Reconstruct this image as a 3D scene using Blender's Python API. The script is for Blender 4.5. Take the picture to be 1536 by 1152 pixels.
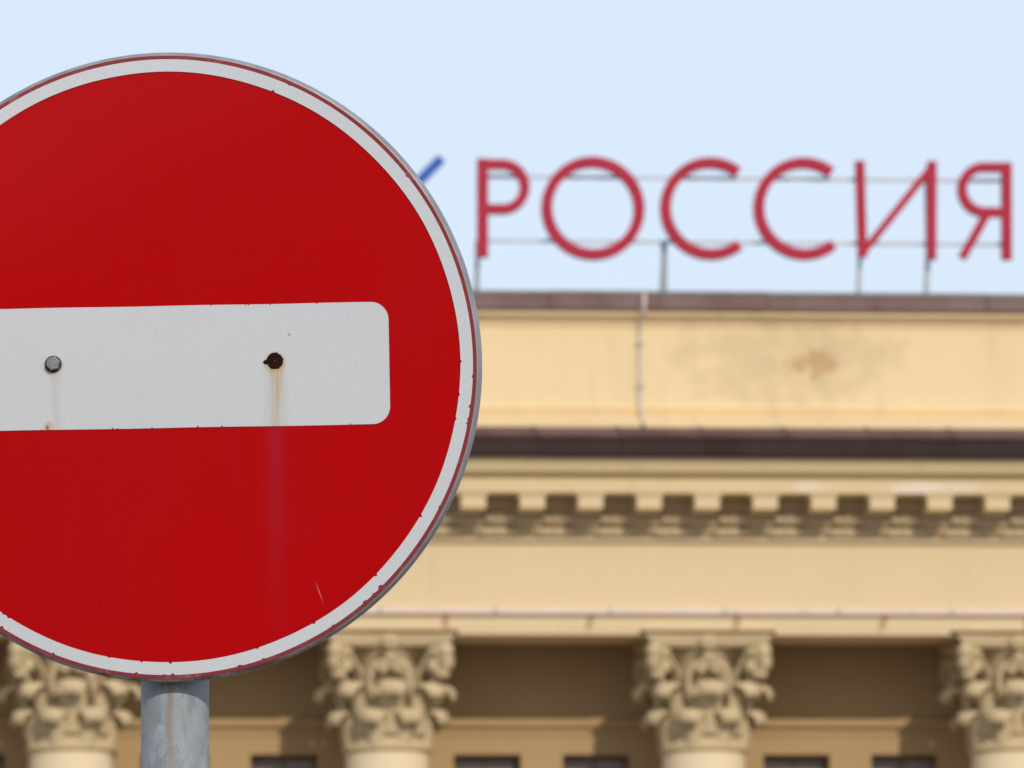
import bpy, bmesh, math, random
from math import sin, cos, pi, radians, sqrt, atan2
from mathutils import Vector, Matrix

for o in list(bpy.data.objects):
    bpy.data.objects.remove(o)
SC = bpy.context.scene
COL = SC.collection
random.seed(11)

# ------------------------------------------------------------------ camera
CAM_PITCH, CAM_ROLL = radians(8.0), 0.0084
cam_d = bpy.data.cameras.new('camera')
cam = bpy.data.objects.new('camera', cam_d); COL.objects.link(cam)
cam_d.sensor_width = 36.0
cam_d.lens = 252.33
cam_d.clip_start, cam_d.clip_end = 0.1, 6000
cam.location = (0, 0, 1.6)
cam.rotation_euler = (Matrix.Rotation(pi / 2 + CAM_PITCH, 3, 'X') @ Matrix.Rotation(-CAM_ROLL, 3, 'Z')).to_euler()
cam_d.dof.use_dof = True
cam_d.dof.focus_distance = 8.0
cam_d.dof.aperture_fstop = 24.0
SC.camera = cam

# ------------------------------------------------------------------ sky and sun
SUN_EL, SUN_AZ = radians(28.0), radians(20.0)      # azimuth: to the right of straight behind the camera
to_sun = Vector((sin(SUN_AZ) * cos(SUN_EL), -cos(SUN_AZ) * cos(SUN_EL), sin(SUN_EL)))
W = bpy.data.worlds.new('World'); SC.world = W; W.use_nodes = True
wn, wl = W.node_tree.nodes, W.node_tree.links
wn.clear()
sky = wn.new('ShaderNodeTexSky'); sky.sky_type = 'NISHITA'; sky.sun_disc = False
sky.sun_elevation = SUN_EL; sky.sun_rotation = atan2(to_sun.x, to_sun.y)
sky.air_density = 1.0; sky.dust_density = 1.6; sky.ozone_density = 1.0; sky.altitude = 50
bg = wn.new('ShaderNodeBackground'); bg.inputs['Strength'].default_value = 0.10
veil = wn.new('ShaderNodeMixRGB'); veil.inputs['Fac'].default_value = 0.8      # thin even high haze over the blue
veil.inputs['Color2'].default_value = (7.95, 9.1, 10.75, 1)
wo = wn.new('ShaderNodeOutputWorld')
wl.new(sky.outputs[0], veil.inputs['Color1']); wl.new(veil.outputs[0], bg.inputs['Color']); wl.new(bg.outputs[0], wo.inputs[0])

sun_d = bpy.data.lights.new('sun', 'SUN'); sun_d.energy = 2.4; sun_d.angle = radians(0.8); sun_d.color = (1.0, 0.94, 0.84)
sun = bpy.data.objects.new('sun', sun_d); COL.objects.link(sun)
sun.rotation_euler = to_sun.to_track_quat('Z', 'Y').to_euler(); sun.location = (40, -60, 60)
SC.view_settings.view_transform = 'Standard'; SC.view_settings.look = 'None'
SC.view_settings.exposure = 0.0; SC.view_settings.gamma = 1.0
SC.render.engine = 'CYCLES'
SC.cycles.max_bounces = 8

# ------------------------------------------------------------------ helpers
class MB:
    def __init__(s): s.v, s.f, s.sm = [], [], []
    def add(s, vs, fs, smooth=False):
        n = len(s.v); s.v += [tuple(v) for v in vs]; s.f += [[i + n for i in f] for f in fs]; s.sm += [smooth] * len(fs); return s
    def box(s, x0, x1, y0, y1, z0, z1):
        v = [(x, y, z) for z in (z0, z1) for y in (y0, y1) for x in (x0, x1)]
        return s.add(v, [(0, 2, 3, 1), (4, 5, 7, 6), (0, 1, 5, 4), (2, 6, 7, 3), (0, 4, 6, 2), (1, 3, 7, 5)])
    def prism(s, prof, x0, x1, n=1):          # closed profile of (depth outwards, z) swept along x
        k = len(prof); v = []
        for j in range(n + 1):
            x = x0 + (x1 - x0) * j / n
            v += [(x, -d, z) for d, z in prof]
        f = [(j * k + i, j * k + (i + 1) % k, (j + 1) * k + (i + 1) % k, (j + 1) * k + i) for j in range(n) for i in range(k)]
        f += [tuple(range(k))[::-1], tuple(n * k + i for i in range(k))]
        return s.add(v, f)
    def lathe(s, prof, n=32, smooth=True, cx=0, cy=0):   # profile of (r, z)
        k = len(prof)
        v = [(cx + r * cos(2 * pi * i / n), cy + r * sin(2 * pi * i / n), z) for i in range(n) for r, z in prof]
        f = [(i * k + j, ((i + 1) % n) * k + j, ((i + 1) % n) * k + j + 1, i * k + j + 1) for i in range(n) for j in range(k - 1)]
        s.add(v, f, smooth)
        return s
    def tube(s, pts, r, n=8, smooth=True):
        P = [Vector(p) for p in pts]; vs = []
        for i, p in enumerate(P):
            t = (P[min(i + 1, len(P) - 1)] - P[max(i - 1, 0)]).normalized()
            a = t.cross(Vector((0, 1, 0)) if abs(t.y) < .9 else Vector((1, 0, 0))).normalized(); b = t.cross(a)
            rr = r[i] if isinstance(r, (list, tuple)) else r
            vs += [p + (a * cos(2 * pi * j / n) + b * sin(2 * pi * j / n)) * rr for j in range(n)]
        fs = [(i * n + j, i * n + (j + 1) % n, (i + 1) * n + (j + 1) % n, (i + 1) * n + j) for i in range(len(P) - 1) for j in range(n)]
        fs += [tuple(range(n))[::-1], tuple((len(P) - 1) * n + j for j in range(n))]
        return s.add(vs, fs, smooth)
    def blob(s, c, rad, nu=10, nv=7):
        v = []; f = []
        for j in range(nv + 1):
            th = pi * j / nv
            for i in range(nu):
                ph = 2 * pi * i / nu
                v.append((c[0] + rad[0] * sin(th) * cos(ph), c[1] + rad[1] * sin(th) * sin(ph), c[2] + rad[2] * cos(th)))
        for j in range(nv):
            for i in range(nu):
                f.append((j * nu + i, (j + 1) * nu + i, (j + 1) * nu + (i + 1) % nu, j * nu + (i + 1) % nu))
        return s.add(v, f, True)
    def stroke(s, pts, w, y0, y1, closed=False):   # flat ribbon with mitred joins in XZ, given depth
        P = [Vector((p[0], p[1])) for p in pts]; n = len(P); L, R = [], []
        for i in range(n):
            a = P[i - 1] if (i > 0 or closed) else None
            b = P[(i + 1) % n] if (i < n - 1 or closed) else None
            d1 = (P[i] - a).normalized() if a is not None else (b - P[i]).normalized()
            d2 = (b - P[i]).normalized() if b is not None else d1
            m = (d1 + d2).normalized(); nn = Vector((-m.y, m.x)); k = w / 2 / max(.45, nn.dot(Vector((-d1.y, d1.x))))
            L.append(P[i] + nn * k); R.append(P[i] - nn * k)
        v = [(p.x, y, p.y) for y in (y0, y1) for p in L + R]; N = 2 * n; f = []
        for i in range(n if closed else n - 1):
            j = (i + 1) % n
            f += [(i, j, n + j, n + i), (N + i, N + n + i, N + n + j, N + j), (i, N + i, N + j, j), (n + i, n + j, N + n + j, N + n + i)]
        if not closed:
            f += [(0, n, N + n, N), (n - 1, N + n - 1, N + 2 * n - 1, 2 * n - 1)]
        return s.add(v, f)
    def mesh(s, name, mat):
        me = bpy.data.meshes.new(name); me.from_pydata(s.v, [], s.f)
        me.polygons.foreach_set('use_smooth', s.sm); me.update()
        bm = bmesh.new(); bm.from_mesh(me); bmesh.ops.recalc_face_normals(bm, faces=bm.faces); bm.to_mesh(me); bm.free()
        if mat: me.materials.append(mat)
        return me
    def build(s, name, mat, parent=None, loc=None, rotz=0):
        return put(name, s.mesh(name, mat), parent, loc, rotz)

def put(name, me, parent=None, loc=None, rotz=0):
    o = bpy.data.objects.new(name, me); COL.objects.link(o); o.parent = parent
    if loc: o.location = loc
    if rotz: o.rotation_euler = (0, 0, rotz)
    return o
def empty(name, label, cat, loc=(0, 0, 0), rot=(0, 0, 0)):
    o = bpy.data.objects.new(name, None); COL.objects.link(o); o.location = loc; o.rotation_euler = rot
    o['label'] = label; o['category'] = cat; o.empty_display_size = .3
    return o
def bevel(o, w=.01, seg=2):
    m = o.modifiers.new('bevel', 'BEVEL'); m.width = w; m.segments = seg; m.limit_method = 'ANGLE'; m.angle_limit = radians(40)
    return o

# ------------------------------------------------------------------ material helpers
class NT:
    def __init__(s, name):
        s.m = bpy.data.materials.new(name); s.m.use_nodes = True
        s.n, s.l = s.m.node_tree.nodes, s.m.node_tree.links
        s.b = s.n['Principled BSDF']; s.tc = s.n.new('ShaderNodeTexCoord')
        s.sep = s.n.new('ShaderNodeSeparateXYZ'); s.l.new(s.tc.outputs['Object'], s.sep.inputs[0])
        s.x, s.y, s.z = s.sep.outputs
    def link(s, v, sock):
        if hasattr(v, 'is_output'): s.l.new(v, sock)
        elif isinstance(v, (tuple, list)): sock.default_value = (*v, 1) if len(v) == 3 and len(sock.default_value) == 4 else v
        else: sock.default_value = v
    def math(s, op, a, b=0.0, clamp=False):
        n = s.n.new('ShaderNodeMath'); n.operation = op; n.use_clamp = clamp
        s.link(a, n.inputs[0]); s.link(b, n.inputs[1]); return n.outputs[0]
    def mix(s, f, a, b, mode='MIX'):
        n = s.n.new('ShaderNodeMixRGB'); n.blend_type = mode; s.link(f, n.inputs[0]); s.link(a, n.inputs[1]); s.link(b, n.inputs[2]); return n.outputs[0]
    def noise(s, scale, detail=4, rough=.6, stretch=None):
        n = s.n.new('ShaderNodeTexNoise'); n.inputs['Scale'].default_value = scale; n.inputs['Detail'].default_value = detail; n.inputs['Roughness'].default_value = rough
        if stretch:
            mp = s.n.new('ShaderNodeMapping'); mp.inputs['Scale'].default_value = stretch
            s.l.new(s.tc.outputs['Object'], mp.inputs[0]); s.l.new(mp.outputs[0], n.inputs['Vector'])
        else: s.l.new(s.tc.outputs['Object'], n.inputs['Vector'])
        return n.outputs['Fac']
    def ramp(s, v, a, b, lo=0.0, hi=1.0):      # smooth map of v from [a,b] to [lo,hi]
        n = s.n.new('ShaderNodeMapRange'); n.interpolation_type = 'SMOOTHSTEP'
        s.link(v, n.inputs['Value']); n.inputs['From Min'].default_value = a; n.inputs['From Max'].default_value = b
        n.inputs['To Min'].default_value = lo; n.inputs['To Max'].default_value = hi; return n.outputs[0]
    def bell(s, v, c, w):                       # 1 at c, 0 beyond w
        return s.ramp(s.math('ABSOLUTE', s.math('SUBTRACT', v, c)), 0, w, 1, 0)
    def spot(s, x, z, rx, rz, jit=None, amt=.4):
        a = s.math('DIVIDE', s.math('SUBTRACT', s.x, x), rx); b = s.math('DIVIDE', s.math('SUBTRACT', s.z, z), rz)
        d = s.math('ADD', s.math('MULTIPLY', a, a), s.math('MULTIPLY', b, b))
        if jit is not None: d = s.math('ADD', d, s.math('MULTIPLY', s.math('SUBTRACT', jit, .5), amt * 4))
        return s.ramp(d, .0, 1.15, 1, 0)
    def objrand(s):
        return s.n.new('ShaderNodeObjectInfo').outputs['Random']
    def done(s, col, rough=.8, metal=0, bump=None, bstr=.3, bdist=.01, spec=.5):
        s.link(col, s.b.inputs['Base Color']); s.link(rough, s.b.inputs['Roughness']); s.link(metal, s.b.inputs['Metallic'])
        s.b.inputs['Specular IOR Level'].default_value = spec
        if bump is not None:
            bn = s.n.new('ShaderNodeBump'); bn.inputs['Strength'].default_value = bstr; bn.inputs['Distance'].default_value = bdist
            s.l.new(bump, bn.inputs['Height']); s.l.new(bn.outputs[0], s.b.inputs['Normal'])
        return s.m

def stucco(name, col, dirt=(.30, .235, .15), amt=.35, extra=None):
    t = NT(name)
    a = t.noise(.55, 5); b = t.noise(9, 4); st = t.noise(1.0, 4, .6, (3.0, 3.0, .22))
    c = t.mix(t.ramp(a, .35, .75, 0, amt), col, tuple(x * .84 for x in col))
    c = t.mix(t.ramp(st, .52, .85, 0, amt), c, dirt)
    c = t.mix(t.ramp(b, .3, .8, 0, .16), c, tuple(x * .8 for x in col))
    if extra: c = extra(t, c)
    return t.done(c, .9, 0, b, .25, .01, .2)

CREAM = (.69, .52, .31)
def parapet_marks(t, c):
    j = t.noise(2.6, 5, .65); k = t.noise(6, 4, .6)
    c = t.mix(t.math('MULTIPLY', t.spot(4.15, 16.95, 1.8, .75, j, .9), .34), c, (.40, .315, .16))
    c = t.mix(t.math('MULTIPLY', t.spot(4.60, 16.90, .36, .26, k, .9), .7), c, (.46, .27, .13))
    c = t.mix(t.math('MULTIPLY', t.spot(4.28, 16.88, .2, .15, k, .8), .6), c, (.46, .27, .13))
    return c
def drip_marks(t, c):
    w = t.noise(7, 3)
    for x, sl in ((-5.46, .1), (-3.25, .1), (-1.028, .0), (1.14, -.22), (3.347, -.1), (5.564, -.3), (7.75, .05), (10.0, .1)):
        xx = t.math('SUBTRACT', t.x, t.math('MULTIPLY', t.math('SUBTRACT', 13.0, t.z), sl))
        xx = t.math('ADD', xx, t.math('MULTIPLY', t.math('SUBTRACT', w, .5), .05))
        m = t.math('MULTIPLY', t.bell(xx, x, .085), t.ramp(t.z, 12.80, 12.95, .1, .85))
        c = t.mix(m, c, (.33, .18, .10))
    return c
M = {}
M['parapet'] = stucco('cream_parapet_stucco', (.78, .585, .335), amt=.26, extra=parapet_marks)
M['stucco'] = stucco('cream_stucco', CREAM, amt=.22)
M['fascia'] = stucco('cream_fascia_stucco', CREAM, amt=.22, extra=drip_marks)
def peeling(t, c):
    k = t.noise(3.2, 5, .7)
    for x, w_, f in ((4.4, .35, .6), (6.0, .55, .8), (6.7, .3, .4), (-3.0, .5, .6), (11.5, .7, .7)):
        c = t.mix(t.math('MULTIPLY', t.spot(x, 14.93, w_, .09, k, .8), f), c, (.74, .60, .50))
    return c
M['cornice'] = stucco('cornice_stucco', (.66, .50, .285), amt=.35, extra=peeling)
M['ornament'] = stucco('weathered_ornament_plaster', (.56, .42, .25), amt=.5)
M['capital'] = stucco('weathered_capital_plaster', (.57, .43, .245), dirt=(.27, .19, .105), amt=.5)
M['shaft'] = stucco('column_stucco', (.74, .58, .37), amt=.18)
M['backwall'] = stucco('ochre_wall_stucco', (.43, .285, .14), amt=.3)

def sheet(name, col, col2, rough=.55, metal=0.0, var=.5):
    t = NT(name); a = t.noise(1.3, 5); s_ = t.noise(1.0, 4, .6, (5, 5, .7))
    c = t.mix(t.ramp(a, .35, .7, 0, .8), col, col2)
    c = t.mix(t.math('MULTIPLY', t.objrand(), var), c, col2)
    c = t.mix(t.ramp(s_, .55, .8, 0, .5), c, tuple(x * .6 for x in col))
    return t.done(c, rough, metal, a, .2, .01, .25)
M['cap_metal'] = sheet('faded_brown_sheet_metal', (.15, .075, .065), (.22, .14, .125), .65)
M['cap_top'] = sheet('grey_sheet_metal', (.16, .14, .13), (.22, .195, .185), .65)
M['gutter'] = sheet('dark_brown_sheet_metal', (.026, .0105, .008), (.042, .023, .018), .75, 0, .6)
M['gutter_top'] = sheet('faded_maroon_sheet_metal', (.075, .028, .028), (.15, .08, .078), .7, 0, .7)
M['ledge'] = sheet('pale_ledge_flashing', (.66, .50, .39), (.70, .56, .47), .6)
M['pipe'] = sheet('grey_conductor_paint', (.60, .52, .45), (.66, .58, .51), .6)
M['roof'] = sheet('roofing_felt', (.06, .055, .05), (.09, .085, .08), .9)

def plain(name, col, rough=.5, metal=0, var=.15, scale=3):
    t = NT(name); a = t.noise(scale, 4)
    return t.done(t.mix(t.ramp(a, .3, .7, 0, 1), col, tuple(x * (1 - var) for x in col)), rough, metal, a, .1, .003, .25)
M['letter'] = plain('crimson_letter_paint', (.40, .006, .034), .55)
M['blue'] = plain('blue_letter_paint', (.018, .10, .40), .45)
M['rail'] = plain('pale_grey_steel', (.52, .55, .58), .5)
M['strut'] = plain('grey_steel', (.30, .30, .31), .5)
M['frame'] = plain('brown_window_paint', (.17, .115, .07), .5)
t = NT('dark_window_glass'); M['glass'] = t.done((.15, .112, .08), .25, 0, t.noise(.8, 2), .05, .01)
t = NT('bounce_light_ground'); a = t.noise(40, 6); b = t.noise(.15, 4)  # unseen ground, colour raised to bounce light into portico and cornice shade
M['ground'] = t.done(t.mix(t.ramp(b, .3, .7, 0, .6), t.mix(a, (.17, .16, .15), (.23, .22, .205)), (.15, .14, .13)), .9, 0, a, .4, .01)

# ------------------------------------------------------------------ ground
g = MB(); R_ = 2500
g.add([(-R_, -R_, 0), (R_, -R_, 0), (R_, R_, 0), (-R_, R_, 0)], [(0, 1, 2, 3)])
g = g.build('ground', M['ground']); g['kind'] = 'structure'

# ------------------------------------------------------------------ the building
PSI = radians(5.7)
BLD = empty('columned_building', 'cream neoclassical building with tall Corinthian columns, modillion cornice and plain parapet behind the road sign', 'building', (0, 106.5, 0), (0, 0, PSI))
X0, X1 = -19.2, 20.2
COLX = [-16.05, -11.3, -6.583, -1.861, 2.903, 7.597, 12.28, 17.0]
CY = .66                                        # column axis behind the frieze plane
WD = -2.05                                      # wall plane (depth outwards)

# entablature
MB().prism([(0, 13.19), (0, 14.175), (-1.35, 14.175), (-1.35, 13.19)], X0, X1).build('frieze', M['stucco'], BLD)
MB().prism([(.0, 12.87), (.0, 13.06), (.025, 13.06), (.055, 13.10), (.055, 13.187), (-1.33, 13.187), (-1.33, 12.87)], X0, X1).build('architrave', M['fascia'], BLD)
xs = [X0 + .02] + COLX + [X1 - .02]
for i in range(len(xs) - 1):
    a = xs[i] + (1.02 if i else 0); b = xs[i + 1] - (1.02 if i < len(xs) - 2 else 0)
    bevel(MB().prism([(-.004, 12.788), (-.004, 12.868), (-1.3, 12.868), (-1.3, 12.788)], a, b).build('architrave_bead', M['fascia'], BLD), .02)
for x in COLX:
    MB().box(x - 1.018, x + 1.018, .13, 1.29, 12.79, 12.867).build('impost_block', M['capital'], BLD)
lx = X0
while lx < X1 - .1:                             # flashing sheets on the architrave ledge
    l2 = min(lx + 1.72, X1)
    MB().prism([(-.01, 13.195), (.085, 13.187), (.09, 13.10), (.083, 13.10), (.075, 13.165), (.06, 13.188)], lx, l2 - .012).build('ledge_flashing', M['ledge'], BLD)
    MB().box(l2 - .025, l2 + .012, -.095, -.02, 13.10, 13.185).build('flashing_seam', M['strut'], BLD)
    lx = l2
# bed moulding behind the ornaments, corona, cymatium
MB().prism([(0, 14.178), (.06, 14.178), (.06, 14.24), (.02, 14.26), (.02, 14.40), (.10, 14.44), (.10, 14.62), (.16, 14.66), (.16, 14.838), (-.3, 14.838), (-.3, 14.178)], X0, X1).build('bed_moulding', M['ornament'], BLD)
MB().prism([(-.3, 14.84), (.76, 14.84), (.76, 15.025), (.70, 15.035), (.70, 15.115), (.84, 15.13), (.86, 15.16), (.90, 15.25), (.95, 15.335), (-.3, 15.335)], X0 - .4, X1 + .4).build('cornice', M['cornice'], BLD)
# modillions and carved ornaments
mod = MB()
mod.prism([(.162, 14.788), (.162, 14.60), (.30, 14.585), (.45, 14.605), (.72, 14.606), (.725, 14.61), (.725, 14.793)], -.185, .185)
mod.prism([(.163, 14.79), (.745, 14.797), (.745, 14.837), (.163, 14.837)], -.225, .225)
mod = mod.mesh('modillion', M['cornice'])
orn = MB()
orn.blob((0, -.12, 14.535), (.25, .09, .105), 14, 8)
for dx, rx in ((0, .10), (-.15, .08), (.15, .08)):
    orn.blob((dx, -.16, 14.54 + (.015 if dx == 0 else -.01)), (rx, .07, .085))
orn = orn.mesh('ornament', M['ornament'])
orn2 = MB()
orn2.blob((-.03, -.05, 14.325), (.40, .10, .075), 14, 8)
for dx, rx, dz in ((-.24, .11, 0), (.16, .11, 0), (-.04, .10, .008)):
    orn2.blob((dx, -.095, 14.325 + dz), (rx, .07, .06))
orn2 = orn2.mesh('ornament', M['ornament'])
k = -21
while True:
    mx = -.664 + .8757 * k; k += 1
    if mx > X1 - .2: break
    if mx > X0 + .2:
        bevel(put('modillion', mod, BLD, (mx + random.uniform(-.012, .012), random.uniform(-.006, .01), 0)), .03)
    if X0 + .3 < mx + .438 < X1 - .3:
        for me_ in (orn, orn2):
            o = put('ornament', me_, BLD, (mx + .438 + random.uniform(-.02, .02), random.uniform(-.012, .02), 0)); o.scale.x = random.uniform(.9, 1.06)
# cornice roof: dark gutter fascia and its faded upper apron, sheet by sheet
gx = X0 - .5
while gx < X1 + .5:
    g2 = min(gx + 1.25, X1 + .5)
    MB().prism([(.955, 15.34), (1.02, 15.34), (1.04, 15.39), (1.04, 15.60), (1.06, 15.61), (1.06, 15.64), (.955, 15.64)], gx, g2 - .008).build('gutter_sheet', M['gutter'], BLD)
    MB().prism([(.30, 15.885), (1.06, 15.656), (1.06, 15.643), (.954, 15.643), (.30, 15.86)], gx, g2 - .008).build('apron_sheet', M['gutter_top'], BLD)
    MB().prism([(.32, 15.89), (1.065, 15.662), (1.066, 15.674), (.32, 15.902)], g2 - .03, g2 + .012).build('apron_seam', M['gutter_top'], BLD)
    gx = g2
MB().prism([(.2, 15.338), (.95, 15.338), (.95, 15.635), (.2, 15.858)], X0 - .45, X1 + .45).build('cornice_core', M['roof'], BLD)
# parapet
MB().prism([(.30, 15.70), (.30, 16.04), (.27, 16.05), (.115, 16.075), (.165, 16.185), (.165, 16.20), (.10, 16.215), (.10, 17.43), (.12, 17.44), (.15, 17.52), (.24, 17.56), (.27, 17.58), (.27, 17.675), (-.25, 17.675), (-.25, 15.70)], X0, X1).build('parapet', M['parapet'], BLD)
cx = X0 - .05
while cx < X1:
    c2 = min(cx + 1.65, X1 + .05)
    dz = random.uniform(-.006, .006)
    MB().prism([(.275, 17.66), (.335, 17.655), (.345, 17.68), (.345, 17.86 + dz), (.335, 17.868 + dz), (.275, 17.87 + dz)], cx, c2 - .01).build('coping_sheet', M['cap_metal'], BLD)
    MB().prism([(.345, 17.872 + dz), (.355, 17.88 + dz), (.352, 17.925 + dz), (.30, 17.945 + dz), (-.30, 17.915), (-.30, 17.872)], cx, c2 - .01).build('coping_lip', M['cap_top'], BLD)
    cx = c2
MB().prism([(.272, 17.68), (.272, 17.868), (-.24, 17.868), (-.24, 17.68)], X0, X1).build('parapet_core', M['roof'], BLD)
MB().box(X0 + .02, X1 - .02, .26, 14, 17.30, 17.56).build('roof', M['roof'], BLD)
# grey conductor pipe running over the parapet
PX = 1.92
pipe = MB().tube([(PX + .03, -.36, 15.90), (PX + .01, -.325, 15.98), (PX + .01, -.325, 16.05), (PX, -.19, 16.2), (PX, -.135, 16.3), (PX, -.135, 17.3), (PX + .01, -.19, 17.52), (PX + .02, -.30, 17.58), (PX + .04, -.375, 17.66), (PX + .05, -.375, 17.90)], .026).build('conductor_pipe', M['pipe'], BLD)
for z in (16.5, 17.15):
    MB().box(PX - .045, PX + .045, -.172, -.10, z, z + .03).build('pipe_bracket', M['strut'], pipe)

# portico: ceiling, wall with paired windows, floor and steps
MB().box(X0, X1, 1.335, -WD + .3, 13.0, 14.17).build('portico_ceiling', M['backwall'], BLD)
bays = [(COLX[i] + COLX[i + 1]) / 2 for i in range(len(COLX) - 1)]
wy0, wy1 = -WD, -WD + .45
OW, PW = 1.02, .64                               # opening and pier widths
ops = []
for bx in bays:
    c = bx + .09
    ops += [(c - PW / 2 - OW, c - PW / 2), (c + PW / 2, c + PW / 2 + OW)]
w = MB(); rows = [(1.5, 4.6), (5.4, 7.6), (8.5, 11.185)]
prev = X0
for a, b in ops + [(X1, X1)]:
    w.box(prev, a, wy0, wy1, .2, 13.0); prev = b
zc = [.2] + [z for r in rows for z in r] + [13.0]
for a, b in ops:
    for i in range(0, len(zc), 2):
        w.box(a, b, wy0, wy1, zc[i], zc[i + 1])
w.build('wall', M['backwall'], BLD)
MB().prism([(WD + .002, 11.56), (WD + .03, 11.57), (WD + .06, 11.60), (WD + .085, 11.605), (WD + .085, 11.72), (WD + .002, 11.74)], X0, X1).build('string_moulding', M['backwall'], BLD)
MB().prism([(WD + .002, 11.47), (WD + .022, 11.47), (WD + .022, 11.555), (WD + .002, 11.555)], X0, X1).build('string_fillet', M['backwall'], BLD)
for a, b in ops:
    for z0, z1 in rows:
        f = MB(); e = .07; y0, y1 = wy0 + .30, wy0 + .38
        f.box(a, a + e, y0, y1, z0, z1).box(b - e, b, y0, y1, z0, z1).box(a + e, b - e, y0, y1, z0, z0 + e).box(a + e, b - e, y0, y1, z1 - e, z1)
        m_ = (a + b) / 2; zt = z0 + (z1 - z0) * .68
        f.box(m_ - .03, m_ + .03, y0 + .005, y1 - .005, z0 + e, z1 - e)
        f.box(a + e, m_ - .03, y0 + .005, y1 - .005, zt, zt + .05).box(m_ + .03, b - e, y0 + .005, y1 - .005, zt, zt + .05)
        fo = f.build('window', M['frame'], BLD)
        for p0, p1 in ((a + e, m_ - .03), (m_ + .03, b - e)):
            for q0, q1 in ((z0 + e, zt), (zt + .05, z1 - e)):
                MB().box(p0, p1, y0 + .035, y0 + .045, q0, q1).build('pane', M['glass'], fo)
        MB().box(a - .04, b + .04, wy0 - .09, wy0 + .2, z0 - .08, z0 - .002).build('sill', M['cornice'], fo)
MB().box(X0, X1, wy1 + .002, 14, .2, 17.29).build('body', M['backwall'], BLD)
MB().box(X0 - .2, X1 + .2, -.6, 2.4, .002, .9).build('portico_floor', M['cornice'], BLD)
for i in range(5):
    MB().box(X0 - .2, X1 + .2, -.6 - .34 * (i + 1), -.602 - .34 * i, .001, .9 - .15 * (i + 1)).build('step', M['cornice'], BLD)

# ------------------------------------------------------------------ Corinthian columns
CZ = 11.07                                       # foot of the capital
def leaf_mesh(path, halfw, lobes, name):
    ns, nu = len(path) * 3, 8
    v, f = [], []
    def P(t):
        q = t * (len(path) - 1); i = min(int(q), len(path) - 2); u = q - i
        p0 = path[max(i - 1, 0)]; p1 = path[i]; p2 = path[i + 1]; p3 = path[min(i + 2, len(path) - 1)]
        return [.5 * ((2 * b) + (c - a) * u + (2 * a - 5 * b + 4 * c - d) * u * u + (3 * b - a - 3 * c + d) * u ** 3) for a, b, c, d in zip(p0, p1, p2, p3)]
    for i in range(ns + 1):
        t_ = i / ns; r, z = P(t_)
        wd = halfw * (1.0 if t_ < .74 else sqrt(max(0.06, 1 - ((t_ - .74) / .27) ** 2)))
        wd *= (.80 + .32 * max(0, min(1, (t_ - .35) / .35))) * (1 + (.16 if t_ < .62 else .05) * cos(2 * pi * lobes * t_))
        for j in range(nu + 1):
            u = -1 + 2 * j / nu
            rr = r + .045 * (1 - abs(u)) - .04 * u * u + .012 * cos(u * pi * 4)
            zz = z - .05 * u * u * t_ + .03 * abs(sin(u * pi * 2)) * t_
            ang = u * wd / max(r, .6)
            v.append((rr * sin(ang), -rr * cos(ang), zz))
    for i in range(ns):
        for j in range(nu):
            f.append((i * (nu + 1) + j, i * (nu + 1) + j + 1, (i + 1) * (nu + 1) + j + 1, (i + 1) * (nu + 1) + j))
    me = bpy.data.meshes.new(name); me.from_pydata(v, [], f); me.polygons.foreach_set('use_smooth', [True] * len(f)); me.materials.append(M['capital']); me.update()
    return me
leafA = leaf_mesh([(.63, .08), (.655, .22), (.675, .38), (.70, .52), (.75, .62), (.82, .635), (.875, .575), (.87, .475)], .19, 3, 'leaf')
leafB = leaf_mesh([(.64, .30), (.66, .50), (.685, .70), (.72, .88), (.79, 1.01), (.89, 1.045), (.985, .985), (1.0, .87)], .20, 3, 'leaf')
def spiral(c, r0, turns, a0, sgn, n=26):
    return [(c[0] + sgn * r0 * (1 - .72 * i / n) * cos(a0 - 2 * pi * turns * i / n), c[1] + r0 * (1 - .72 * i / n) * sin(a0 - 2 * pi * turns * i / n)) for i in range(n + 1)]
def ribbon(path, w, th, frame):                  # path in (u,z); frame maps (u, side, z)
    m = MB(); n = len(path); P = [Vector(p) for p in path]; v = []
    for i in range(n):
        d = (P[min(i + 1, n - 1)] - P[max(i - 1, 0)]).normalized(); nn = Vector((-d.y, d.x))
        for sd, k in ((-1, -1), (-.5, -.55), (0, -.35), (.5, -.55), (1, -1), (1, 1), (0, .5), (-1, 1)):
            q = P[i] + nn * th * .5 * k
            v.append(frame(q.x, sd * w / 2, q.y))
    K = 8
    f = [(i * K + j, i * K + (j + 1) % K, (i + 1) * K + (j + 1) % K, (i + 1) * K + j) for i in range(n - 1) for j in range(K)]
    f += [tuple(range(K)), tuple((n - 1) * K + j for j in range(K))]
    return m.add(v, f, True)
volp = [(.52, .78), (.56, .98), (.67, 1.18), (.84, 1.37), (1.02, 1.46)] + [(u, z) for u, z in spiral((1.08, 1.29), .175, 1.35, pi * .55, 1)]
vol = ribbon(volp, .17, .07, lambda u, s_, z: (s_, -u, z))
vol.blob((0, -1.08, 1.29), (.075, .13, .13)); vol.blob((0, -1.16, 1.47), (.13, .13, .12)); vol.blob((0, -1.0, 1.46), (.13, .22, .10)); vol.blob((0, -1.09, 1.12), (.11, .12, .08)); vol.blob((.07, -.96, 1.25), (.06, .1, .1)); vol.blob((-.07, -.96, 1.25), (.06, .1, .1))
vol = vol.mesh('volute', M['capital'])
help_ = [(.30, .74), (.31, .95), (.29, 1.14), (.22, 1.28)] + spiral((.12, 1.24), .08, 1.25, pi * .4, -1)
def hel_mesh(sg):
    m = ribbon(help_, .12, .075, lambda u, s_, z: (sg * u, -(.58 + .10 * max(0, z - .7) + .05 + s_), z))
    return m.mesh('helix', M['capital'])
helL, helR = hel_mesh(-1), hel_mesh(1)
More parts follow.
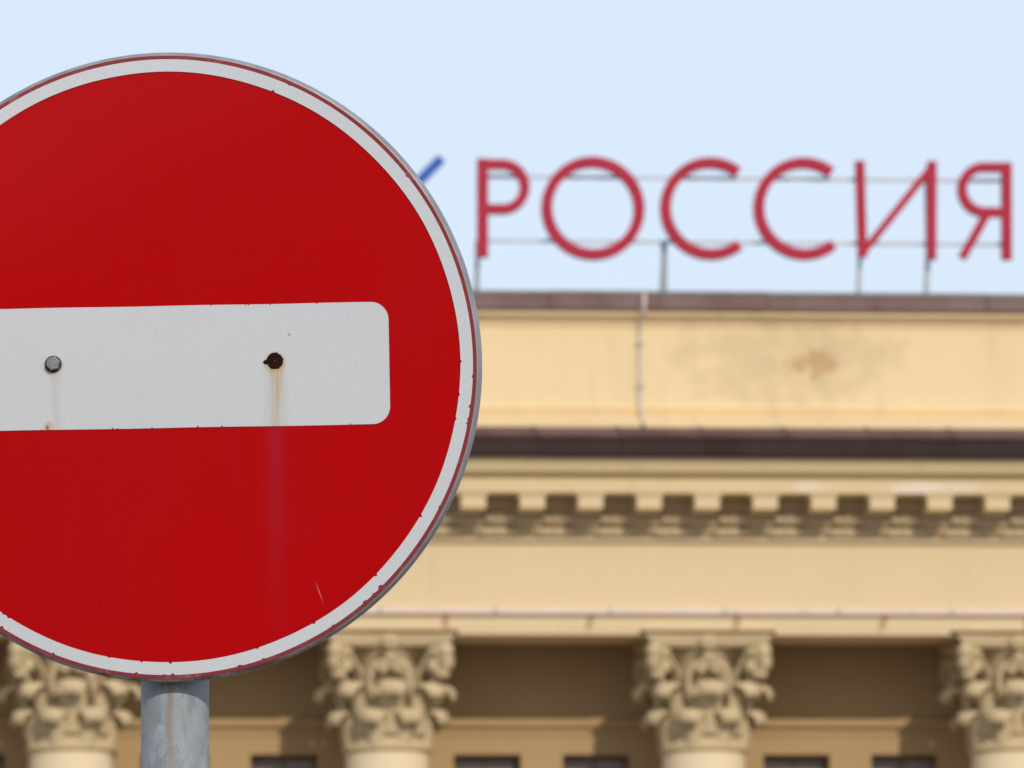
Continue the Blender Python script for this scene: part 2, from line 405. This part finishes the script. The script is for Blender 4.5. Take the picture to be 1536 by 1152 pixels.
fl = MB()
for i in range(7):
    a = 2 * pi * i / 7
    fl.blob((.075 * cos(a), -.80, 1.61 + .07 * sin(a)), (.06, .05, .055), 8, 5)
fl.blob((0, -.84, 1.61), (.05, .06, .045), 8, 5); fl.blob((0, -.74, 1.39), (.085, .07, .07), 8, 5)
fl = fl.mesh('fleuron', M['capital'])
# abacus with hollowed sides and cut corners
def abacus():
    m = MB(); lay = []
    for z, k in ((1.545, .94), (1.575, .955), (1.59, .985), (1.655, .99), (1.665, 1.03), (1.715, 1.03)):
        ring = []
        for q in range(4):
            for i in range(13):
                s_ = -1 + 2 * i / 12
                x = s_ * .90; y = -(.925 - .20 * (1 - s_ * s_))
                c, s2 = cos(q * pi / 2), sin(q * pi / 2)
                ring.append((k * (x * c - y * s2), k * (x * s2 + y * c), z))
        lay.append(ring)
    n = len(lay[0]); v = [p for r in lay for p in r]
    f = [(a * n + i, a * n + (i + 1) % n, (a + 1) * n + (i + 1) % n, (a + 1) * n + i) for a in range(len(lay) - 1) for i in range(n)]
    f += [tuple(range(n))[::-1], tuple((len(lay) - 1) * n + i for i in range(n))]
    return m.add(v, f).mesh('abacus', M['capital'])
abac = abacus()
bell = MB().lathe([(.62, 0), (.665, .012), (.69, .045), (.665, .082), (.63, .095), (.615, .13), (.60, .5), (.53, .9), (.46, 1.12), (.50, 1.35), (.62, 1.50), (.64, 1.543), (0.01, 1.544)], 40).mesh('bell', M['capital'])
shaft = MB().lathe([(.80, 1.16), (.765, 1.24), (.745, 1.4), (.735, 4.0), (.70, 7.0), (.655, 9.5), (.622, 10.9), (.622, CZ)], 48).mesh('column', M['shaft'])
base = MB().box(-1.0, 1.0, -1.0, 1.0, .902, 1.0).lathe([(.9, 1.0), (.96, 1.03), (.97, 1.06), (.94, 1.09), (.86, 1.10), (.85, 1.12), (.88, 1.14), (.80, 1.16)], 40).mesh('base', M['shaft'])
for cxx in COLX:
    c = put('column', shaft, BLD, (cxx, CY, 0))
    put('base', base, c); cp = (0, 0, CZ)
    put('bell', bell, c, cp); bevel(put('abacus', abac, c, cp), .012)
    for i in range(8):
        for me, off, kz in ((leafA, pi / 8, 0), (leafB, 0, 0)):
            o = put('leaf', me, c, (0, 0, CZ - .06), off + i * pi / 4 + random.uniform(-.035, .035))
            q_ = 1 + random.uniform(-.03, .02); o.scale = (q_, q_, 1 + random.uniform(-.03, .02))
            sm = o.modifiers.new('thickness', 'SOLIDIFY'); sm.thickness = .035; sm.offset = -1
    for i in range(4):
        put('volute', vol, c, cp, pi / 4 + i * pi / 2); put('fleuron', fl, c, cp, i * pi / 2)
        put('helix', helL, c, cp, i * pi / 2); put('helix', helR, c, cp, i * pi / 2)

# ------------------------------------------------------------------ rooftop lettering
RS = empty('rooftop_sign', 'crimson cut-out letters РОССИЯ on a thin steel frame standing on the roof', 'rooftop sign', (0, 106.5, 0), (0, 0, PSI))
RS['label'] = 'crimson cut-out letters spelling РОССИЯ on a thin steel frame above the parapet'
YF, YB = .03, .17                                # letter depth, behind the frieze plane
LW = .162
def arc(cx, cz, r, a0, a1, n=40, rz=None):
    return [(cx + r * cos(radians(a0 + (a1 - a0) * i / n)), cz + (rz or r) * sin(radians(a0 + (a1 - a0) * i / n))) for i in range(n + 1)]
def letter(strokes):
    m = MB()
    for i, (pts, wdt, cl) in enumerate(strokes):
        m.stroke(pts, wdt, YF + .004 * i, YB - .004 * i, cl)
    return m.build('letter', M['letter'], RS)
letter([([(-.408, 20.0), (-.42, 18.50)], .165, False), ([(-.345, 19.917)] + arc(-.11, 19.575, .335, 90, -90, 24, .342) + [(-.345, 19.233)], .15, False)])
letter([(arc(1.256, 19.258, .70, 0, 355, 64, .705), LW, True)])
letter([(arc(3.045, 19.268, .69, 52, 308, 48, .70), LW, False)])
letter([(arc(4.465, 19.278, .69, 52, 309, 48, .70), LW, False)])
letter([([(5.325, 20.015), (5.345, 18.545)], .14, False), ([(6.43, 20.02), (6.40, 18.515)], .14, False), ([(5.34, 18.60), (6.42, 19.93)], .115, False)])
letter([([(7.572, 20.01), (7.55, 18.52)], .155, False), ([(7.50, 19.935)] + arc(7.22, 19.59, .335, 90, 270, 24, .345) + [(7.48, 19.245)], .145, False), ([(7.24, 19.19), (6.87, 18.545)], .13, False)])
MB().stroke([(-1.03, 20.0), (-2.45, 18.55)], .15, YF, YB).build('emblem_stroke', M['blue'], RS)
for z in (19.765, 18.785):
    MB().box(-.45, 7.58, .26, .31, z - .023, z + .023).build('rail', M['rail'], RS)
def support(x, mat, r=.03):
    MB().box(x - r, x + r, .315, .315 + 2 * r, 17.56, 19.80 if mat == 'rail' else 18.79).build('post', M[mat], RS)
    MB().tube([(x + .01, .40, 18.78), (x + .01, 1.0, 17.56)], r * .9, 6, False).build('brace', M[mat], RS)
support(-.475, 'strut'); support(2.36, 'strut', .04); support(5.345, 'rail', .026); support(6.385, 'rail', .032); support(-2.3, 'strut')

# ------------------------------------------------------------------ road sign (things are in metres in the plate's own frame: x right, z up, y back)
def face_marks(t, c, white):
    sp = t.noise(260, 3, .7); big = t.noise(3.0, 4); fine = t.noise(60, 4)
    if white:
        c = t.mix(t.ramp(sp, .25, .75, 0, .5), c, tuple(x * .86 for x in (.555, .555, .57)))
        c = t.mix(t.ramp(big, .35, .7, 0, .25), c, (.44, .455, .45))
    else:
        c = t.mix(t.ramp(big, .35, .75, 0, .35), c, (.36, .0015, .004))
        c = t.mix(t.ramp(fine, .62, .85, 0, .15), c, (.36, .006, .009))
    if not white:                                # faint dried water runs and dust
        run = t.math('MULTIPLY', t.ramp(t.noise(1.0, 5, .65, (70, 70, 3)), .58, .80, 0, .30), t.ramp(t.noise(5, 3), .40, .65, 0, 1))
        c = t.mix(run, c, (.34, .012, .018))
    else:
        run = t.math('MULTIPLY', t.ramp(t.noise(1.0, 5, .65, (90, 90, 4)), .56, .80, 0, .35), t.ramp(t.noise(7, 3), .40, .65, 0, 1))
        c = t.mix(run, c, (.42, .40, .37))
    return c, sp, big, fine
def specks(t, c, col, size, thr, fac):
    n = t.n.new('ShaderNodeTexVoronoi'); n.inputs['Scale'].default_value = size; t.l.new(t.tc.outputs['Object'], n.inputs['Vector'])
    m = t.math('MULTIPLY', t.ramp(n.outputs['Distance'], thr * .6, thr, 1, 0), fac)
    gate = t.ramp(t.noise(11, 2), .55, .62, 0, 1)
    return t.mix(t.math('MULTIPLY', m, gate), c, col)
# red field
t = NT('red_sign_film'); c, sp, big, fine = face_marks(t, (.40, .0006, .0016), False)
wob = t.math('MULTIPLY', t.math('SUBTRACT', t.noise(14, 3), .5), .012)
xx = t.math('ADD', t.x, wob)
band = t.math('MULTIPLY', t.bell(xx, .1205, .019), t.ramp(t.z, -.30, -.06, .12, .5))
band = t.math('MULTIPLY', band, t.ramp(t.z, -.070, -.066, 1, 0))
band = t.math('MULTIPLY', band, t.ramp(t.noise(30, 4, .7, (1, 1, .06)), .2, .7, .55, 1))
c = t.mix(band, c, (.285, .016, .030))
c = specks(t, c, (.10, .002, .003), 55, .045, .6)
# two thin scratches
for sx, sz, ang, ln, colr in ((-.078, -.262, .15, .010, (.13, .002, .003)), (.167, -.253, -.35, .014, (.50, .12, .12))):
    dx = t.math('SUBTRACT', t.x, sx); dz = t.math('SUBTRACT', t.z, sz)
    u = t.math('SUBTRACT', dx, t.math('MULTIPLY', dz, ang))
    c = t.mix(t.math('MULTIPLY', t.bell(u, 0, .0012), t.bell(dz, 0, ln)), c, colr)
M['red'] = t.done(c, t.ramp(big, .3, .7, .20, .26), 0, t.noise(35, 3), .012, .001, .11)
# white border
t = NT('white_border_film'); c, sp, big, fine = face_marks(t, (.555, .555, .57), True)
M['white'] = t.done(specks(t, c, (.16, .06, .05), 70, .05, .7), .42, 0, sp, .06, .0005, .4)
# white bar with rust runs
t = NT('white_bar_film'); c, sp, big, fine = face_marks(t, (.555, .555, .57), True)
wob = t.math('MULTIPLY', t.math('SUBTRACT', t.noise(30, 3), .5), .006); xx = t.math('ADD', t.x, wob)
def halo(t, c, x, z, r, f, col):
    a = t.math('SUBTRACT', t.x, x); b = t.math('SUBTRACT', t.z, z)
    d = t.math('SQRT', t.math('ADD', t.math('MULTIPLY', a, a), t.math('MULTIPLY', b, b)))
    return t.mix(t.ramp(d, r * .6, r, f, 0), c, col)
uneven = t.ramp(t.noise(1.0, 5, .7, (240, 240, 14)), .30, .70, .35, 1.0)
c = t.mix(t.math('MULTIPLY', t.math('MULTIPLY', t.bell(xx, .1225, .019), uneven), t.ramp(t.z, -.004, .006, .55, 0)), c, (.41, .36, .28))
c = t.mix(t.math('MULTIPLY', t.bell(xx, .1295, .0018), t.math('MULTIPLY', t.ramp(t.z, -.05, .0, .0, .5), t.ramp(t.z, -.002, .004, 1, 0))), c, (.40, .27, .14))
c = t.mix(t.math('MULTIPLY', t.bell(xx, .1175, .0014), t.math('MULTIPLY', t.ramp(t.z, -.03, .0, .0, .5), t.ramp(t.z, -.002, .004, 1, 0))), c, (.40, .27, .14))
c = t.mix(t.math('MULTIPLY', t.bell(xx, .1225, .0085), t.math('MULTIPLY', t.math('MULTIPLY', t.ramp(t.z, -.07, -.005, .45, 1.0), uneven), t.ramp(t.z, -.002, .006, 1, 0))), c, (.45, .32, .165))
c = halo(t, c, .1222, .0025, .0145, .75, (.47, .31, .15))
c = t.mix(t.math('MULTIPLY', t.bell(xx, -.1235, .008), t.ramp(t.z, -.004, .006, .28, 0)), c, (.45, .33, .24))
c = halo(t, c, -.1252, .004, .0135, .45, (.45, .34, .22))
jj = t.noise(260, 3)
c = t.mix(t.math('MULTIPLY', t.spot(-.1322, -.0640, .0060, .0065, jj, .5), .6), c, (.46, .30, .12))
c = t.mix(t.math('MULTIPLY', t.spot(-.1330, -.0655, .0026, .0036, jj, .6), .9), c, (.20, .09, .025))
c = halo(t, c, .1385, .0335, .0022, .6, (.2, .17, .15))
M['bar'] = t.done(c, .42, 0, sp, .06, .0005, .4)
t = NT('dark_red_edge_paint'); n_ = t.noise(45, 5)
M['edge_red'] = t.done(t.mix(t.ramp(n_, .5, .72, 0, .8), (.20, .008, .016), (.27, .10, .10)), .5)
t = NT('bare_rolled_rim'); n_ = t.noise(22, 5, .65); n2 = t.noise(70, 4)
rc = t.mix(t.ramp(n_, .35, .7, 0, 1), (.30, .285, .29), (.20, .185, .185))
low = t.ramp(t.z, -.36, -.24, 1, 0)
rc = t.mix(t.math('MULTIPLY', t.ramp(n_, .46, .60, 0, .9), low), rc, (.15, .055, .035))
rc = t.mix(t.math('MULTIPLY', t.ramp(n2, .55, .7, 0, .6), low), rc, (.33, .24, .19))
M['rim'] = t.done(rc, .5, .25, n2, .2, .001)
t = NT('galvanized_steel'); v_ = t.n.new('ShaderNodeTexVoronoi'); v_.inputs['Scale'].default_value = 85; v_.feature = 'F1'
mp = t.n.new('ShaderNodeMapping'); mp.inputs['Scale'].default_value = (1, 1, .55); t.l.new(t.tc.outputs['Object'], mp.inputs[0])
nz = t.n.new('ShaderNodeTexNoise'); nz.inputs['Scale'].default_value = 40; t.l.new(mp.outputs[0], nz.inputs['Vector'])
t.l.new(t.mix(.035, mp.outputs[0], nz.outputs['Color']), v_.inputs['Vector'])
sepc = t.n.new('ShaderNodeSeparateColor'); t.l.new(v_.outputs['Color'], sepc.inputs[0])
lg = t.noise(26, 5)
gc = t.mix(t.math('MULTIPLY', sepc.outputs[0], .7), (.185, .20, .208), (.30, .318, .325))
gc = t.mix(t.ramp(lg, .50, .70, 0, .42), gc, (.43, .445, .45))
gc = t.mix(t.ramp(t.noise(7, 5), .5, .75, 0, .45), gc, (.175, .185, .19))
wob = t.math('MULTIPLY', t.math('SUBTRACT', t.noise(25, 3), .5), .008); xx = t.math('ADD', t.x, wob)
run = t.math('MULTIPLY', t.bell(xx, -.004, .0065), t.math('MULTIPLY', t.ramp(t.z, 2.235, 2.35, .0, .75), t.ramp(t.y, -.02, -.03, 0, 1)))
gc = t.mix(run, gc, (.22, .155, .11))
M['zinc'] = t.done(gc, t.ramp(lg, .3, .7, .62, .75), .1, t.noise(120, 4), .12, .0015)
t = NT('bolt_zinc'); n_ = t.noise(90, 4); M['bolt'] = t.done(t.mix(t.ramp(n_, .4, .7, 0, 1), (.34, .35, .36), (.20, .18, .16)), .42, .4, n_, .3, .001)
t = NT('dark_gap_rust'); M['washer'] = t.done(t.mix(t.noise(80, 3), (.035, .022, .015), (.07, .04, .025)), .8)
t = NT('burnt_rust'); M['rust'] = t.done(t.mix(t.noise(120, 4), (.010, .0035, .002), (.028, .010, .005)), .9, 0, t.noise(200, 3), .5, .001, .1)

SIGN = empty('road_sign', 'round red no-entry road sign with a white bar on a grey galvanized post', 'road sign', (-.380, 8.00, 0))
def warp(x, z):                                  # the plate is slightly dished: its upper left edge leans back
    u = (z - .6 * x)
    k = max(0, u - .15)
    return .26 * k * k + .008 * (x * x + z * z) + .0012 * sin(9 * x + 2) * sin(7 * z + 1)
PL = bpy.data.meshes.new('plate')
SX, SY, SZ = -.005, -.105, 2.732
TILT = Matrix.Translation((SX, SY, SZ)) @ Matrix.Rotation(radians(-3.0), 4, 'Z') @ Matrix.Rotation(radians(7.5), 4, 'X') @ Matrix.Rotation(radians(-.15), 4, 'Y')
def disc(r0, r1, y, nr, n=192):
    m = MB(); v = []; f = []
    for i in range(nr + 1):
        r = r0 + (r1 - r0) * i / nr
        for j in range(n):
            a = 2 * pi * j / n; x, z = r * cos(a), r * sin(a); v.append((x, y + warp(x, z), z))
    for i in range(nr):
        for j in range(n):
            f.append((i * n + j, i * n + (j + 1) % n, (i + 1) * n + (j + 1) % n, (i + 1) * n + j))
    return m.add(v, f, True)
def signpart(m, name, mat, parent=None):
    o = m.build(name, mat, parent or SIGN)
    if parent is None: o.matrix_local = TILT
    return o
plate = signpart(disc(.0005, .3290, 0, 26), 'plate', M['red'])
rim_m = MB(); prof = [(.3420, -.0002), (.3468, .0002), (.3488, .0014), (.3500, .0038), (.3506, .0075), (.3514, .0215), (.3490, .0225), (.3470, .0215), (.3465, .006), (.3300, .003), (.02, .003)]
n = 192; v = []; f = []
for r, y in prof:
    for j in range(n):
        a = 2 * pi * j / n; x, z = r * cos(a), r * sin(a); v.append((x, y + .0002 + warp(x, z), z))
for i in range(len(prof) - 1):
    for j in range(n): f.append((i * n + j, i * n + (j + 1) % n, (i + 1) * n + (j + 1) % n, (i + 1) * n + j))
rim_m.add(v, f, True)
signpart(rim_m, 'rim', M['rim'])
# border ring with tiny nicks along both edges
def ring_nicked(r0, r1, y, seed, n=900):
    rnd = random.Random(seed); v = []; f = []; a0 = [0.0] * n; a1 = [0.0] * n
    for _ in range(46):
        j = int(n * (.5 + .5 * rnd.random())) if rnd.random() < .75 else rnd.randrange(n)
        w_ = rnd.choice((1, 1, 2)); d = rnd.uniform(.0008, .0026)
        for q in range(w_):
            (a0 if rnd.random() < .45 else a1)[(j + q) % n] = d
    for j in range(n):
        a = 2 * pi * j / n; wv = .00025 * sin(5 * a) + .0002 * sin(13 * a + 1)
        for r in (r0 + a0[j] + wv, (r0 + r1) / 2, r1 - a1[j] + wv * .5):
            x, z = r * cos(a), r * sin(a); v.append((x, y + warp(x, z), z))
    for j in range(n):
        k_ = (j + 1) % n
        for i in range(2): f.append((j * 3 + i, k_ * 3 + i, k_ * 3 + i + 1, j * 3 + i + 1))
    return MB().add(v, f, True)
signpart(disc(.3305, .3466, -.0006, 2), 'edge_line', M['edge_red'])
signpart(ring_nicked(.3284, .3424, -.0011, 5), 'border', M['white'])
# bar: rounded rectangle sheet following the plate
def bar_mesh():
    hw, hh, rc = .2495, .0678, .0195; nz = 22; xs_ = [-hw + 2 * hw * j / 78 for j in range(1, 78)]; xs_ = sorted([x for x in xs_ if abs(x) < hw - rc] + [sg * (hw - rc + rc * sin(pi / 2 * q / 12)) for q in range(13) for sg in (-1, 1)]); NT_, NB_ = (.052, .090, .094, .118, .170), (-.21, -.14, -.06, -.055, -.016, .035, .062, .205); xs_ = sorted(xs_ + [q + e for q in NT_ + NB_ for e in (-.0011, 0, .0013)]); nx = len(xs_) - 1
    rnd = random.Random(3); v = []; f = []
    nick_t = {xs_.index(q): rnd.uniform(.0008, .0020) for q in NT_}; nick_b = {xs_.index(q): rnd.uniform(.0008, .0022) for q in NB_}
    for j in range(nx + 1):
        x = xs_[j]
        e = abs(x) - (hw - rc); lim = hh if e <= 0 else hh - rc + sqrt(max(0, rc * rc - e * e))
        top = lim - nick_t.get(j, 0) + .0002 * sin(x * 40); bot = -lim + nick_b.get(j, 0) + .0002 * sin(x * 31)
        for i in range(nz + 1):
            z = bot + (top - bot) * i / nz; v.append((x, -.0006 + warp(x, z), z))
    for j in range(nx):
        for i in range(nz): f.append((j * (nz + 1) + i, (j + 1) * (nz + 1) + i, (j + 1) * (nz + 1) + i + 1, j * (nz + 1) + i + 1))
    return MB().add(v, f, True)
signpart(bar_mesh(), 'bar', M['bar'])
# bolts
def hexbolt(x, z, rot):
    m = MB(); r = .0080; pr = [(r * cos(2 * pi * i / 6 + rot), r * sin(2 * pi * i / 6 + rot)) for i in range(6)]
    v = [(x + a * k, y - .0006 + warp(x, z), z + b * k) for y, k in ((0, 1), (-.0062, 1), (-.0075, .88)) for a, b in pr]
    fc = [(q * 6 + i, q * 6 + (i + 1) % 6, (q + 1) * 6 + (i + 1) % 6, (q + 1) * 6 + i) for q in range(2) for i in range(6)] + [tuple(12 + i for i in range(6))]
    return m.add(v, fc)
b1 = signpart(hexbolt(-.1250, .0062, .25), 'bolt', M['bolt'])
wv = [(-.1252 + r * cos(2 * pi * j / 24), -.0007 - h + warp(-.1255, 0), .0052 + r * sin(2 * pi * j / 24)) for r, h in ((.0096, 0), (.0091, .0012), (.0005, .0012)) for j in range(24)]
signpart(MB().add(wv, [(i * 24 + j, i * 24 + (j + 1) % 24, (i + 1) * 24 + (j + 1) % 24, (i + 1) * 24 + j) for i in range(2) for j in range(24)]), 'washer', M['washer'], b1)
rb = MB(); v = []; rings = ((.0093, 0), (.0090, .0006), (.0065, .0007), (.0050, .0005), (.0005, .0004))
rnd = random.Random(8); jag = [1 + .05 * rnd.uniform(-1, 1) for _ in range(28)]
for r, h in rings:
    for j in range(28):
        a = 2 * pi * j / 28; v.append((.1222 + r * jag[j] * cos(a), -.0009 - h + warp(.122, .004), .0045 + r * jag[j] * sin(a)))
rb.add(v, [(i * 28 + j, i * 28 + (j + 1) % 28, (i + 1) * 28 + (j + 1) % 28, (i + 1) * 28 + j) for i in range(4) for j in range(28)])
v = [(.1222 - .0100 + .0030 * (1 + .3 * sin(3 * j)) * cos(2 * pi * j / 10), -.0012 + warp(.11, 0), (.0032) + .0026 * sin(2 * pi * j / 10)) for j in range(10)]
rb.add(v, [tuple(range(10))])
o = signpart(rb, 'rusted_bolt', M['rust']); o['label'] = 'burnt-black rusted bolt end bleeding a brown run'
# brackets and post
for z in (2.734 - .20, 2.734 + .20):
    yb = -.105 - (z - 2.734) * .1317 + .024
    MB().box(-.075, .075, yb, -.040, z - .02, z + .02).build('bracket', M['zinc'], SIGN)
    MB().lathe([(.0384, z - .018), (.0415, z - .018), (.0415, z + .018), (.0384, z + .018)], 32).build('clamp', M['zinc'], SIGN)
post = MB().lathe([(.038, -.02), (.038, 3.08), (.034, 3.09), (.001, 3.092)], 64).build('post', M['zinc'], SIGN)
seam = MB().tube([(-.0128, -.0352, .0), (-.0128, -.0352, 3.0)], .0011, 6).build('weld_seam', M['zinc'], post)
bevel(MB().lathe([(.16, -.02), (.16, .05), (.05, .07), (.0385, .07)], 32, False).build('footing', M['cornice'], SIGN), .006)
